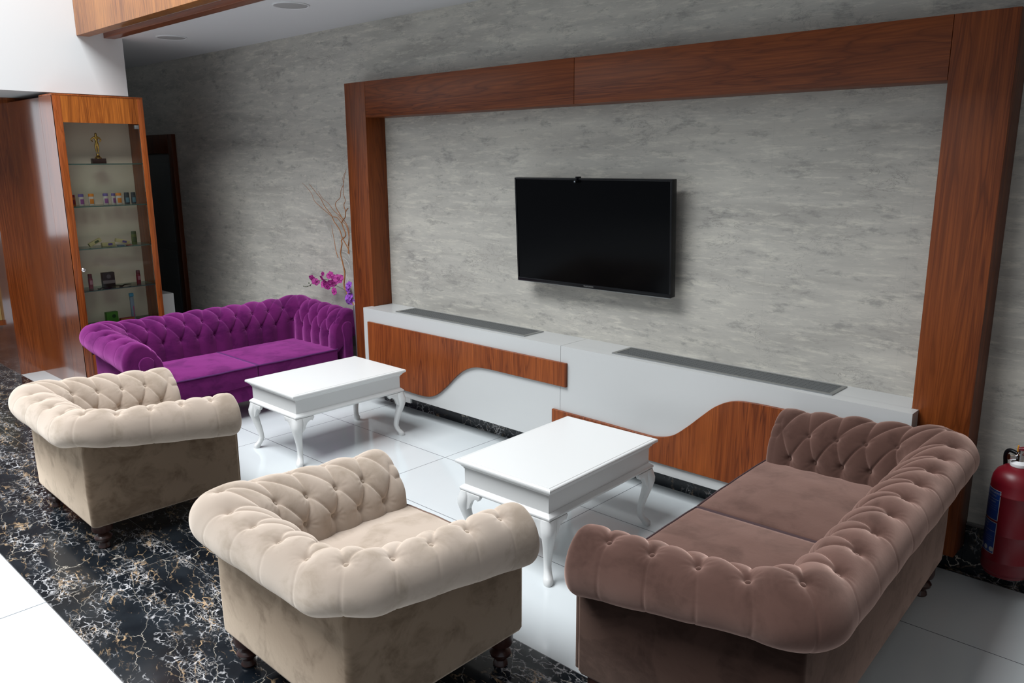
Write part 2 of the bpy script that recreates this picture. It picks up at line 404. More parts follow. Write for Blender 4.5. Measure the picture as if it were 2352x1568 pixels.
CD, CZ = .270, .791
con = thing('wall_console', 'long low white console with wavy walnut panels below the television', 'console', (1.99, -.13, .13))
XS = 1.980
cl = MB().box((-.022, -CD, .155), (XS-.0012, -PD-.001, CZ)).box((.003, -PD-.002, .155), (XS-.0012, -.001, CZ))
cl.box((-.022, -CD, .118), (.515, -CD+.016, .156))
part(cl, 'console_cabinet', M['lacquer'], con)
cr_ = MB().box((XS+.0012, -CD, .155), (XR0+.03, -PD-.001, CZ)).box((XS+.0012, -PD-.002, .155), (XR0-.003, -.001, CZ))
part(cr_, 'console_cabinet', M['lacquer'], con)
part(MB().box((-.02, -.10, .0), (XR0, -.016, .154)), 'plinth', M['marble'], con)
def smooth_pts(pts, n=8):
    out = []
    P = [pts[0]]+pts+[pts[-1]]
    for i in range(1, len(P)-2):
        p0, p1, p2, p3 = [np.array(P[j], float) for j in (i-1, i, i+1, i+2)]
        for k in range(n):
            u = k/n
            out.append(tuple(.5*((2*p1)+(-p0+p2)*u+(2*p0-5*p1+4*p2-p3)*u*u+(-p0+3*p1-3*p2+p3)*u**3)))
    out.append(tuple(pts[-1])); return out
lo = smooth_pts([(.045, .215), (.45, .215), (.60, .212), (.72, .216), (.82, .245), (.93, .325), (1.03, .415), (1.12, .482), (1.23, .525), (1.36, .537), (1.60, .537), (2.037, .537)])
hi = [(2.037, .690), (.045, .690)]
part(MB().prism(lo+hi, -CD-.018, -CD-.0005), 'wavy_panel', M['wood_panel'], con, bevel=.002, seg=1)
up = smooth_pts([(1.925, .378), (2.30, .375), (2.58, .371), (2.70, .374), (2.80, .405), (2.89, .475), (2.98, .560), (3.06, .630), (3.15, .675), (3.26, .690), (3.50, .692), (3.93, .692)])
part(MB().prism(up+[(3.93, .222), (1.925, .222)], -CD-.018, -CD-.0005), 'wavy_panel', M['wood_panel'], con, bevel=.002, seg=1)

def grille(x0, x1, label):
    g = thing('air_grille', label, 'air vent', ((x0+x1)/2, -.128, CZ), 0, 'air grilles on the console top')
    y0, y1 = -.226, -.030
    b = MB(); w = .020; z0, z1 = CZ+.0005, CZ+.006
    b.box((x0, y0, z0), (x1, y0+w, z1)).box((x0, y1-w, z0), (x1, y1, z1)).box((x0, y0+w, z0), (x0+w, y1-w, z1)).box((x1-w, y0+w, z0), (x1, y1-w, z1))
    part(b, 'grille_frame', M['steel'], g)
    part(MB().box((x0+w, y0+w, z0), (x1-w, y1-w, z0+.001)), 'backing', M['dark'], g)
    s = MB(); n = 9
    for i in range(n):
        y = y0+w+(y1-y0-2*w)*(i+.5)/n
        s.add([(x0+w, y-.0055, z0+.0015), (x1-w, y-.0055, z0+.0015), (x1-w, y+.003, z0+.005), (x0+w, y+.003, z0+.005),
               (x0+w, y-.0045, z0+.001), (x1-w, y-.0045, z0+.001), (x1-w, y+.004, z0+.0045), (x0+w, y+.004, z0+.0045)],
              [(0, 1, 2, 3), (7, 6, 5, 4), (0, 4, 5, 1), (3, 2, 6, 7)])
    k = 0; x = x0+w+.02
    while x < x1-w: s.box((x, y0+w, z0+.001), (x+.0015, y1-w, z0+.0035)); x += .026
    part(s, 'slats', M['slat'], g)
grille(.321, 1.637, 'long grey air grille in the console top nearer the purple sofa')
grille(2.335, 3.640, 'long grey air grille in the console top nearer the brown sofa')

# ---- television
tv = thing('television', 'black flat screen television hung on the grey wall', 'television', (2.074, -.13, 1.472), .021)
TW, TH = 1.151, .662; TILT = -.046
def tvpart(mb, name, mat, **k):
    o = mb.build(name, mat, tv, **k)
    o.data.transform(Matrix.Rotation(-TILT, 4, 'X')); return o
w2, h2 = TW/2, TH/2
tvpart(MB().box((-w2, .000, -h2), (w2, .045, h2)), 'housing', M['black'], bevel=.004)
b = MB(); e = .012
b.box((-w2, -.006, h2-e), (w2, .001, h2)).box((-w2, -.006, -h2), (w2, .001, -h2+.022)).box((-w2, -.006, -h2+.022), (-w2+e, .001, h2-e)).box((w2-e, -.006, -h2+.022), (w2, .001, h2-e))
tvpart(b, 'bezel', M['black'], bevel=.0015)
tvpart(MB().box((-w2+e, -.002, -h2+.022), (w2-e, .0008, h2-e)), 'screen', M['screen'])
tvpart(MB().box((-w2, -.008, -h2-.003), (w2, .004, -h2)), 'trim_strip', M['steel'])
tvpart(MB().box((-.20, .045, -.16), (.20, .118, .16)), 'wall_bracket', M['black'])
def text_mesh(body, size, name, mat, parent, loc, rot, extrude=.0006):
    cu = bpy.data.curves.new(name, 'FONT'); cu.body = body; cu.size = size; cu.align_x = 'CENTER'; cu.align_y = 'CENTER'; cu.extrude = extrude
    o = bpy.data.objects.new(name, cu)
    COL.objects.link(o); bpy.context.view_layer.update()
    dg = bpy.context.evaluated_depsgraph_get()
    me = bpy.data.meshes.new_from_object(o.evaluated_get(dg)); bpy.data.objects.remove(o, do_unlink=True)
    me.transform(Matrix.Translation(loc) @ Euler(rot).to_matrix().to_4x4())
    return link(name, me, mat, parent) if name else me
lg = text_mesh('TELEFUNKEN', .0125, 'logo', M['steel'], tv, (0, -.0068, -h2+.011), (PI/2, 0, 0)); lg.data.transform(Matrix.Rotation(-TILT, 4, 'X'))
wc = thing('webcam', 'tiny black camera clipped to the top edge of the television', 'webcam', (2.0, -.165, 1.79))
wb = MB(); wb.tube([(2.0, -.152, 1.785), (2.0, -.175, 1.783)], .010, 12)
part(wb, 'lens_barrel', M['black'], wc, smooth=True)
part(MB().box((1.994, -.165, 1.79), (2.006, -.12, 1.812)), 'clip', M['black'], wc, bevel=.002)
part(MB().tube([(2.0, -.1751, 1.783), (2.0, -.178, 1.783)], .004, 10), 'lens', M['chrome'], wc)

# ---- ceiling speakers
def speaker(x, y, label):
    s = thing('ceiling_speaker', label, 'speaker', (x, y, CEIL-.006), 0, 'round speakers in the ceiling')
    b = MB().lathe([(.125, .006), (.125, .001), (.118, -.002), (.112, .001), (.112, .006)], (0, 0, 0), 40)
    b.build('rim', M['ceil'], s, smooth=True)
    MB().lathe([(.1115, .0055), (.1115, .0005), (.06, -.003), (.001, -.004)], (0, 0, 0), 40).build('mesh_cover', flat('speaker_grey', (.36, .36, .36), .7), s, smooth=True)
speaker(.02, -.78, 'round ceiling speaker, the nearer one in front of the wooden beam')
speaker(-1.95, -.70, 'round ceiling speaker, the one close to the white upper wall')

# ================================================================== CHESTERFIELDS
def bulge(x): 
    d = np.abs(x-np.round(x)); return np.sqrt(np.clip(1-(1-2*d)**2, 0, 1))
def chesterfield(name, label, cat, W, D, nb, na, mat, mat_side, pip, loc, rz, cushions, H=.70, drop=.03, seatz=.455, group=None, zb=.13, res=1.0, cush_out=.0, clampx=None, crn=.03):
    root = thing(name, label, cat, (loc[0], loc[1], 0), rz, group)
    # ---------- profile (n outward from the outer body face, z)
    cp = [(-.175, .34), (-.175, .42), (-.172, .50), (-.160, .568), (-.130, .630), (-.082, .675), (-.025, .698), (.030, .690), (.072, .664), (.094, .622), (.094, .580), (.074, .548), (.038, .532), (-.010, .528)]
    cp = [(n, z+(H-.70)*min(1, max(0, (z-.34)/.2))) for n, z in cp]
    dense = np.array(smooth_pts(cp, 16)); seg = np.r_[0, np.cumsum(np.hypot(*np.diff(dense, axis=0).T))]
    L = seg[-1]; nt = int(L/.0050*res); tt = np.linspace(0, L, nt)
    pn = np.interp(tt, seg, dense[:, 0]); pz = np.interp(tt, seg, dense[:, 1])
    i1 = np.argmin(np.abs(dense[:, 0]-.022)+(dense[:, 1] < .6)*9); t1 = seg[i1]
    r1, r2 = .162+(H-.70)*.3, .108+(H-.70)*.4
    vv = np.interp(t1-tt, [-9*.15, 0, r1, r1+r2, r1+9*r2], [-9, 0, 1, 2, 10])                                   # 0 at the crest row, + inwards, - outwards
    # ---------- path
    F = .035                                          # front rounding
    U0 = -.62
    nu_half = int((D+.12)/.0055*res)
    us = np.concatenate([np.linspace(U0, na, nu_half, endpoint=False), np.linspace(na, na+nb, int((W+.1)/.0055*res), endpoint=False), np.linspace(na+nb, 2*na+nb-U0, nu_half)])
    Nu = len(us); ncap = 7
    P = np.zeros((Nu, nt, 3))
    for j in range(nt):
        n = pn[j]; r = min(.165, max(.03, .03+(n+.175)*.62))
        La = D-F+n-r; arc = PI*r/2; Lb = W+2*n-2*r
        half = La+arc/2; s_d1 = half; s_d2 = half+Lb+arc; tot = 2*La+Lb+2*arc
        s = np.interp(us, [U0, na, na+nb, 2*na+nb-U0], [0, s_d1, s_d2, tot])
        x = np.zeros(Nu); y = np.zeros(Nu)
        hx = W/2+n; yb = -(D/2+n)
        a = s < La; x[a] = hx; y[a] = D/2-F-s[a]
        a = (s >= La) & (s < La+arc); th = (s[a]-La)/r; x[a] = hx-r+r*np.cos(th); y[a] = yb+r-r*np.sin(th)
        a = (s >= La+arc) & (s < La+arc+Lb); x[a] = hx-r-(s[a]-La-arc); y[a] = yb
        a = (s >= La+arc+Lb) & (s < La+2*arc+Lb); th = (s[a]-La-arc-Lb)/r; x[a] = -hx+r-r*np.sin(th); y[a] = yb+r-r*np.cos(th)
        a = s >= La+2*arc+Lb; x[a] = -hx; y[a] = yb+r+(s[a]-La-2*arc-Lb)
        P[:, j, 0] = x; P[:, j, 1] = y; P[:, j, 2] = pz[j]
    # arms sink slightly towards the front
    fr_ = np.clip((P[:, :, 1]+D/2-.12)/(D-.12), 0, 1)
    wz = np.clip((tt[None, :]-t1)/(L-t1), 0, 1)
    P[:, :, 2] -= fr_*(drop+.070*wz)*np.clip((pz[None, :]-.34)/.16, 0, 1)
    cr = np.exp(-((us-na)/.55)**2)+np.exp(-((us-na-nb)/.55)**2)
    P[:, :, 2] += (crn*wz+.022*np.clip((pz[None, :]-.34)/.30, 0, 1)*(1-wz))*cr[:, None]
    du = np.gradient(P, axis=0); dt = np.gradient(P, axis=1)
    N = np.cross(du, dt); N /= np.linalg.norm(N, axis=2, keepdims=True)+1e-12
    # make sure normals point outwards of the padding
    if N[Nu//2, np.argmin(np.abs(pn-.10)), 1] > 0: N = -N
    Ug = np.repeat(us[:, None], nt, 1); Vg = np.repeat(vv[None, :], Nu, 0)
    rows = 2.0
    vc = np.clip(Vg, 0, rows)
    a_ = Ug-vc/2; b_ = Ug+vc/2
    def pil(x):
        d = np.abs(x-np.round(x)); return .62*np.sin(PI*d)**.9+.38*(1-np.exp(-(d/.045)))
    inner = pil(a_)*pil(b_)
    A = .0180
    wout = np.clip(-Vg/.38, 0, 1); wout = wout*wout*(3-2*wout)
    seam = np.exp(-np.abs(Ug-np.round(Ug))/.018)
    outer = (1-wout)*(.35+.65*pil(Ug)**2)+wout*(.86+.05*np.sqrt(np.clip(bulge(Ug), 0, 1)))
    k0 = .35*np.clip(1-Vg/.30, 0, 1); hgt = np.where(Vg >= 0, k0+(1-k0)*inner, outer)
    under = np.clip((tt[None, :]-(L-.05))/.05, 0, 1)
    low = np.clip(1-tt[None, :]/.07, 0, 1)
    hgt = hgt*(1-.6*low)
    dis = A*hgt-A*.62
    dis -= .0022*seam*wout*(1-under)
    # buttons
    rng = np.random.default_rng(int(abs(loc[0]*100)))
    btn = []
    for row in range(3):
        k0 = 0
        for i in range(-1, int(2*na+nb)+2):
            u = i+row/2.0
            if u < U0+.35 or u > 2*na+nb-U0-.35: continue
            iu = int(np.argmin(np.abs(us-u))); jv = int(np.argmin(np.abs(vv-row)))
            c = P[iu, jv]
            # skip ones crowding the inner corners
            btn.append((iu, jv, row))
    for iu, jv, row in btn:
        c = P[iu, jv]; lo_, hi_ = max(0, iu-22), min(Nu, iu+23); lj, hj = max(0, jv-22), min(nt, jv+23)
        dd = P[lo_:hi_, lj:hj]-c; dist = np.linalg.norm(dd, axis=2)
        dis[lo_:hi_, lj:hj] -= .014*np.exp(-(dist/.0130)**2)+.007*np.exp(-(dist/.028)**2)
        tu = du[iu, jv]/np.linalg.norm(du[iu, jv]); tv_ = dt[iu, jv]/np.linalg.norm(dt[iu, jv])
        ang = np.arctan2(dd @ tv_, dd @ tu)
        ph = rng.uniform(0, 6.28)
        dis[lo_:hi_, lj:hj] += .0011*np.cos(11*ang+ph)*np.exp(-((dist-.030)/.018)**2)*(.4+.6*np.cos(ang*2+ph)**2)
    # gentle unevenness
    dis += .0025*np.sin(Ug*3.1+Vg*2.3+loc[0])*np.sin(Ug*1.7-Vg*1.1+loc[1])
    Q = P+N*dis[:, :, None]
    if clampx: Q[:, :, 0] = np.where(Q[:, :, 0] > clampx-.02, clampx-.02+.02*np.tanh((Q[:, :, 0]-clampx+.02)/.05), Q[:, :, 0])
    # caps at both fronts
    def cap(row_, sgn):
        c = row_.mean(axis=0); out = []
        for k in range(1, ncap+1):
            ph = k/ncap*PI/2
            r_ = c+(row_-c)*np.array([1, 0, 1])*(1-.20*(1-math.cos(ph)))
            r_[:, 1] = row_[:, 1]+F*math.sin(ph)
            out.append(r_)
        return out
    cA = cap(Q[0], 1); cB = cap(Q[-1], 1)
    rings = list(reversed(cA))+[Q[i] for i in range(Nu)]+cB
    R_ = np.array(rings); nr = len(rings)
    verts = R_.reshape(-1, 3)
    ii, jj = np.meshgrid(np.arange(nr-1), np.arange(nt-1), indexing='ij')
    q0 = (ii*nt+jj).ravel(); faces = np.stack([q0, q0+1, q0+nt+1, q0+nt], 1)
    vl = verts.tolist(); fl = faces.tolist()
    for base in (0, (nr-1)*nt):
        vl.append(verts[base:base+nt].mean(axis=0).tolist()); ci = len(vl)-1
        for j in range(nt-1): fl.append([base+j, base+j+1, ci] if base else [base+j+1, base+j, ci])
        fl.append([base+nt-1, base, ci] if base else [base, base+nt-1, ci])
    # close the underside
    for i in range(nr-1): fl.append([i*nt+nt-1, i*nt, (i+1)*nt, (i+1)*nt+nt-1])
    me = bpy.data.meshes.new('tufted_roll'); me.from_pydata(vl, [], fl); me.update()
    bm = bmesh.new(); bm.from_mesh(me); bmesh.ops.recalc_face_normals(bm, faces=bm.faces); bm.to_mesh(me); bm.free()
    roll = link('tufted_roll', me, mat, root, True)
    # ---------- buttons, one mesh shared by copies
    bmsh = MB().lathe([(.0, .0060), (.005, .0056), (.0095, .0036), (.0120, -.001), (.011, -.005)][::-1], (0, 0, 0), 14)
    proto = None
    for iu, jv, row in btn:
        if pz[jv] < seatz-.01: continue
        p = Vector(Q[iu, jv]); nrm = Vector(N[iu, jv])
        if proto is None:
            proto = bmsh.build('button', mat, roll, smooth=True); o = proto
        else:
            o = proto.copy(); COL.objects.link(o); o.parent = roll
        o.location = p+nrm*.004; o.rotation_mode = 'QUATERNION'; o.rotation_quaternion = nrm.to_track_quat('Z', 'Y')
    # ---------- lower body
    T = .085; zt = .565+(H-.70)-drop*.5
    def rbox(mb, a, b_): mb.box(a, b_)
    bd = MB()
    y0, y1 = -D/2, D/2
    # U shaped outline as one prism, rounded outer back corners
    def arcpts(cx, cy, r, a0, a1, n=6): return [(cx+r*math.cos(a0+(a1-a0)*k/n), cy+r*math.sin(a0+(a1-a0)*k/n)) for k in range(n+1)]
    r = .022
    outl = arcpts(-W/2+r, y0+r, r, PI, 1.5*PI)+arcpts(W/2-r, y0+r, r, 1.5*PI, 2*PI)+arcpts(W/2-.012, y1-.012, .012, 0, PI/2, 4)
    outl += [(W/2-T, y1), (W/2-T, y0+T), (-W/2+T, y0+T), (-W/2+T, y1)]+arcpts(-W/2+.012, y1-.012, .012, PI/2, PI, 4)
    inset = [(0, zb+.012, .010), (0, zb+.012, 0), (0, zt, 0)]
    n_ = len(outl)
    def shrink(pt, d): 
        x, y = pt; return (x-math.copysign(d, x)*(abs(x) > W/2-T+.001), y+d if y < y0+.05 else (y-d if y > y1-.03 else y))
    rg = []
    for z, d in ((zb, .016), (zb+.006, .006), (zb+.02, 0.0), (zb+.17, -.004), (zt-.02, -.002), (zt, 0.004)):
        rg.append([(*shrink(pt, d), z) for pt in outl])
    bd.rings(rg, True)
    bd.box((-W/2+T-.002, y0+T-.02, zb+.004), (W/2-T+.002, y1-.006, seatz-.150))
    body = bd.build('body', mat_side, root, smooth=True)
    # ---------- arm fronts
    for sx in (-1, 1):
        cx = sx*(W/2-.050); r0 = .052; zc = .555-drop+(H-.70)
        pl = [(cx-.044, zb+.02)]+[(cx-.044, zc-.09)]+[(cx+r0*math.cos(a), zc+r0*math.sin(a)) for a in np.linspace(PI*1.08, -PI*.08, 16)]+[(cx+.036, zc-.09), (cx+.034, zb+.02)]
        pl = pl[::-1]
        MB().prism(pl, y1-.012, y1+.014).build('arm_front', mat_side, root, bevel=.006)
    # ---------- cushions
    inner0, inner1 = -(W/2-.150), (W/2-.150); cw = (inner1-inner0)/cushions
    cy0, cy1 = y0+.165, y1+.005+cush_out; th = .145
    for k in range(cushions):
        xa, xb = inner0+k*cw+.005, inner0+(k+1)*cw-.005
        cm = MB(); nx, ny = 22, 22; top = []; rnds = .024
        def edge(tv): return 1-abs(tv)**8
        for layer in (1, -1):
            for i in range(nx+1):
                for j in range(ny+1):
                    a, b2 = -1+2*i/nx, -1+2*j/ny
                    x = (xa+xb)/2+(xb-xa)/2*math.copysign(abs(a)**.85, a) if a else (xa+xb)/2; y = (cy0+cy1)/2+((cy1-cy0)/2*math.copysign(abs(b2)**.85, b2) if b2 else 0)
                    if j == ny: y += .006*(1-a*a)
                    z = seatz-th/2+layer*(th/2+(.020*(1-a**2)*(1-b2**2)**.7-.000))
                    z += layer*.0015*math.sin(9*a+4*b2+k)*math.sin(7*b2-3*a)*(1-a*a)
                    top.append((x, y, z))
        def idx(l, i, j): return l*(nx+1)*(ny+1)+i*(ny+1)+j
        fs = []
        for i in range(nx):
            for j in range(ny):
                fs.append((idx(0, i, j), idx(0, i+1, j), idx(0, i+1, j+1), idx(0, i, j+1))); fs.append((idx(1, i, j), idx(1, i, j+1), idx(1, i+1, j+1), idx(1, i+1, j)))
        for i in range(nx):
            for j in (0, ny): fs.append((idx(0, i, j), idx(0, i+1, j), idx(1, i+1, j), idx(1, i, j)))
        for j in range(ny):
            for i in (0, nx): fs.append((idx(0, i, j), idx(0, i, j+1), idx(1, i, j+1), idx(1, i, j)))
        cm.add(top, fs)
        cu = cm.build('seat_cushion', mat, root, bevel=.010, seg=3)
        ring = [top[idx(0, i, 0)] for i in range(nx+1)]+[top[idx(0, nx, j)] for j in range(1, ny+1)]+[top[idx(0, i, ny)] for i in range(nx-1, -1, -1)]+[top[idx(0, 0, j)] for j in range(ny-1, 0, -1)]
        pm = MB()
        ring.append(ring[0])
        pm.tube([(p[0], p[1], p[2]-.003) for p in ring], .0052, 6)
        pm.build('piping', pip, cu, smooth=True)
    # ---------- turned legs
    lp = MB().lathe([(.026, .0), (.029, .006), (.026, .018), (.022, .026), (.024, .034), (.040, .046), (.043, .058), (.036, .068), (.024, .076), (.030, .084), (.046, .094), (.050, .108), (.050, .128), (.050, max(.13, zb)+.002)], (0, 0, 0), 22)
    lmesh = None
    for sx, sy in ((-1, -1), (1, -1), (1, 1), (-1, 1)):
        if lmesh is None: o = lp.build('leg', M['legwood'], root, smooth=True); lmesh = o
        else: o = lmesh.copy(); COL.objects.link(o); o.parent = root
        o.location = (sx*(W/2-.062), sy*(D/2-.062), 0)
    return root

chesterfield('tufted_armchair', 'cream velvet tufted armchair in the foreground, nearest the camera', 'armchair', .843, .792, 5, 4, M['velvet_beige'], M['velvet_beige_shaded'], M['piping_beige'], (2.761, -2.344), -.007, 1, H=.715, drop=.045, zb=.142)
chesterfield('tufted_armchair', 'cream velvet tufted armchair at left in front of the purple sofa', 'armchair', .843, .785, 5, 4, M['velvet_beige'], M['velvet_beige_shaded'], M['piping_beige'], (.605, -2.333), -.019, 1, H=.715, drop=.045, zb=.130)
chesterfield('tufted_sofa', 'brown velvet tufted two-cushion sofa at the right beside the fire extinguisher', 'sofa', 1.70, .77, 10, 4, M['velvet_brown'], M['velvet_brown_shaded'], M['piping_brown'], (3.868, -1.172), 1.611, 2, H=.762, drop=.045, zb=.155, seatz=.490, clampx=.868, crn=-.02)
chesterfield('tufted_sofa', 'purple velvet tufted two-cushion sofa in front of the glass showcase', 'sofa', 1.75, .80, 10, 4, M['velvet_purple'], M['velvet_purple'], M['piping_purple'], (-.785, -1.003), -PI/2, 2, H=.74, drop=.03, seatz=.405, zb=.14)

# ================================================================== COFFEE TABLES
def coffee_table(label, loc, rz, W=.60, L=.90, H=.486):
    t = thing('coffee_table', label, 'coffee table', (loc[0], loc[1], 0), rz, 'white coffee tables in the seating area')
    def rect(i, z): return [(-W/2+i, -L/2+i, z), (W/2-i, -L/2+i, z), (W/2-i, L/2-i, z), (-W/2+i, L/2-i, z)]
    b = MB()
    b.rings([rect(.030, H-.050), rect(.030, H-.044), rect(.024, H-.040), rect(.021, H-.033), rect(.012, H-.026), rect(.008, H-.022), rect(.001, H-.018), rect(0, H-.012), rect(.001, H-.006), rect(.004, H-.0025), rect(.009, H-.001), rect(.016, H-.0008), rect(.0165, H-.0022), rect(.0180, H-.0022), rect(.0185, H), rect(.025, H)], True)
    b.build('tabletop', M['table'], t, bevel=0)
    MB().rings([rect(.034, .352), rect(.034, H-.045)]).build('apron', M['table'], t)
    MB().rings([rect(.030, .322), rect(.018, .324), rect(.013, .331), rect(.014, .339), rect(.022, .346), rect(.032, .354)]).build('lower_moulding', M['table'], t, bevel=.0015)
    # cabriole leg, drawn for the (+,+) corner along the diagonal
    secs = [(.324, -.004, .033), (.300, .000, .034), (.275, .006, .034), (.25, .008, .031), (.22, .005, .026), (.185, -.002, .0225), (.15, -.010, .0195), (.11, -.017, .017), (.075, -.020, .0160), (.05, -.014, .0170), (.032, -.003, .0200), (.020, .004, .0215), (.008, .006, .0195), (0, .006, .0185)]
    leg0 = None
    for sx, sy in ((1, 1), (-1, 1), (-1, -1), (1, -1)):
        lb = MB(); rings = []
        px = W/2-.040; py = L/2-.040
        for z, o_, r in secs:
            c = (sx*(px+o_), sy*(py+o_)); ring = []
            for k in range(16):
                a = 2*PI*k/16
                q = (abs(math.cos(a))**3.2+abs(math.sin(a))**3.2)**(-1/3.2)
                ring.append((c[0]+r*q*math.cos(a), c[1]+r*q*math.sin(a), z))
            rings.append(ring)
        lb.rings(rings); lb.build('leg', M['table'], t, smooth=True, sharp=1.2)
        # scrolled ear brackets on both sides of the knee
        ear = [(0, 0), (.090, 0), (.092, -.010), (.083, -.024), (.078, -.030), (.068, -.024), (.056, -.026), (.040, -.036), (.028, -.055), (.018, -.080), (0, -.095)]
        e1 = MB().prism([(sx*(px-.020-x), .323+z) for x, z in ear], sy*(py+.026), sy*(py+.004)); e1.build('knee_bracket', M['table'], t, bevel=.0025)
        e2 = MB().prism([(sy*(py-.020-x), .323+z) for x, z in ear], sx*(px+.026), sx*(px+.004), axis='x'); e2.build('knee_bracket', M['table'], t, bevel=.0025)
    return t
coffee_table('white coffee table with curved legs standing in front of the purple sofa', (.492, -.978), -.008)
coffee_table('white coffee table with curved legs standing beside the brown sofa', (2.602, -1.027), .022)

# ================================================================== GLASS SHOWCASE
cab = thing('display_cabinet', 'tall walnut display cabinet with a glass door and shelves of toiletries', 'display cabinet', (-2.2, -1.31, 0))
cx0, cx1, cya, cyb, cz = -2.350, -2.050, -1.660, -.955, 2.442
part(MB().box((cx0, cya, 0), (cx1-.003, cya+.022, cz-.012)), 'side_panel', M['wood_side'], cab)
part(MB().box((cx0, cyb-.022, 0), (cx1-.003, cyb, cz-.012)), 'side_panel', M['wood_cab'], cab)
part(MB().box((cx0, cya+.022, .02), (cx0+.01, cyb-.022, cz-.012)), 'back_panel', M['backing'], cab)
part(MB().box((cx0, cya-.001, cz-.012), (cx1+.001, cyb+.001, cz)), 'top_board', M['wood_cab'], cab, bevel=.001)
part(MB().box((cx0+.01, cya+.022, .30), (cx1-.02, cyb-.022, .32)), 'base_board', M['wood_cab'], cab)
part(MB().box((cx1-.018, cya+.022, 0), (cx1-.004, cyb-.022, .32)), 'lower_front', M['wood_cab'], cab)
part(MB().box((cx1-.02, cya, 0), (cx1, cya+.060, cz-.0125)), 'stile', M['wood_cab'], cab, bevel=.001)
part(MB().box((cx1-.02, cyb-.048, 0), (cx1, cyb, cz-.0125)), 'stile', M['wood_cab'], cab, bevel=.001)
part(MB().box((cx1-.02, cya+.0605, 2.224), (cx1-.001, cyb-.0485, cz-.013)), 'header_panel', M['wood_gold'], cab)
dg = part(MB().box((cx1-.012, cya+.063, .33), (cx1-.006, cyb-.051, 2.221)), 'glass_door', M['glass'], cab)
kb = MB().lathe([(.001, .030), (.010, .028), (.017, .020), (.017, .012), (.008, .004), (.008, 0)][::-1], (0, 0, 0), 16)
k_ = kb.build('door_knob', M['chrome'], dg, smooth=True); k_.data.transform(Matrix.Translation((.145, -.278, 1.045)) @ Matrix.Rotation(PI/2, 4, 'Y'))
k_ = MB().box((.128, .267, 2.185), (.150, .302, 2.215)).build('hinge', M['steel'], dg, bevel=.001)
for z in (1.901, 1.558, 1.210, .858, .545):
    s_ = part(MB().box((cx0+.012, cya+.024, z-.008), (cx1-.035, cyb-.024, z)), 'shelf', M['glass_shelf'], cab)
    e_ = MB().box((cx1-.035, cya+.024, z-.008), (cx1-.0345, cyb-.024, z)).build('shelf_edge', M['glass_edge'], s_)
    e_.data.transform(Matrix.Translation((2.2, 1.31, 0)))

# golden figure trophy on the top shelf
tr = thing('trophy', 'gold standing figure trophy on a dark wooden block', 'trophy', (-2.20, -1.31, 1.9015), PI/2)
MB().box((-.052, -.03, 0), (.052, .03, .042)).build('trophy_base', M['legwood'], tr, bevel=.002)
MB().lathe([(.027, .042), (.027, .048), (.018, .056), (.011, .070), (.013, .078), (.013, .082)], (0, 0, 0), 20).build('pedestal', M['gold'], tr, smooth=True)
def skinned(name, verts, edges, radii, mat, parent, sub=2):
    me = bpy.data.meshes.new(name); me.from_pydata(verts, edges, []); o = link(name, me, None, parent)
    m = o.modifiers.new('skin', 'SKIN'); 
    for i, r in enumerate(radii): me.skin_vertices[0].data[i].radius = (r, r)
    me.skin_vertices[0].data[0].use_root = True
    s = o.modifiers.new('sub', 'SUBSURF'); s.levels = sub; s.render_levels = sub
    bpy.context.view_layer.update()
    dg_ = bpy.context.evaluated_depsgraph_get(); m2 = bpy.data.meshes.new_from_object(o.evaluated_get(dg_)); bpy.data.objects.remove(o, do_unlink=True)
    return link(name, m2, mat, parent, True)
fv = [(0, 0, .160), (0, 0, .185), (0, 0, .208), (0, 0, .222), (0, 0, .236), (0, 0, .252), (.024, 0, .212), (.040, .004, .192), (.026, .010, .175), (-.024, 0, .212), (-.042, .004, .194), (-.024, .010, .178), (.009, 0, .150), (.010, .002, .120), (.006, 0, .088), (-.009, 0, .150), (-.010, .002, .120), (-.006, 0, .088)]
fe = [(0, 1), (1, 2), (2, 3), (3, 4), (4, 5), (2, 6), (6, 7), (7, 8), (2, 9), (9, 10), (10, 11), (0, 12), (12, 13), (13, 14), (0, 15), (15, 16), (16, 17)]
skinned('figure', fv, fe, [.012, .011, .015, .007, .0105, .008, .007, .0055, .0045, .007, .0055, .0045, .0095, .0075, .005, .0095, .0075, .005], M['gold'], tr)

# ---- small goods on the glass shelves
def bottle(y, zs, bodyc, capc, labc, h, w, label, rz=0.0, x=-2.2, group='small bottles on the second shelf', text=None):
    b = thing('lotion_bottle', label, 'bottle', (x, y, zs), PI/2+rz, group)
    d = w*.55
    def oval(a, bb, z, n=18): return [(a*math.cos(2*PI*k/n), bb*math.sin(2*PI*k/n), z) for k in range(n)]
    MB().rings([oval(w*.46, d*.46, .0005), oval(w*.5, d*.5, .004), oval(w*.52, d*.52, h*.4), oval(w*.47, d*.47, h*.76)]).build('bottle_body', bodyc, b, smooth=True)
    MB().rings([oval(w*.475, d*.475, h*.765), oval(w*.46, d*.46, h*.97), oval(w*.42, d*.42, h)]).build('cap', capc, b, smooth=True)
    lb_ = MB(); pts = []
    for z in (h*.14, h*.56):
        for k in range(9):
            a = -PI*.70+PI*.44*k/8
            pts.append((w*.525*math.cos(a), d*.535*math.sin(a), z))
    lb_.add(pts, [(k, k+1, k+10, k+9) for k in range(8)]); lb_.build('label_sticker', labc, b, smooth=True)
    return b
cW = flat('cream_plastic', (.62, .58, .50)); cP = flat('lilac_plastic', (.16, .12, .34)); cO = flat('orange_plastic', (.72, .24, .02)); cM = flat('plum_print', (.30, .10, .30))
cA = flat('amber_plastic', (.40, .12, .02)); cR = flat('crimson_plastic', (.20, .01, .03)); cD = flat('slate_plastic', (.028, .038, .042)); cB = flat('teal_print', (.10, .22, .26))
SH2, SH3, SH4, SH5 = 1.5585, 1.2105, .8585, .5455
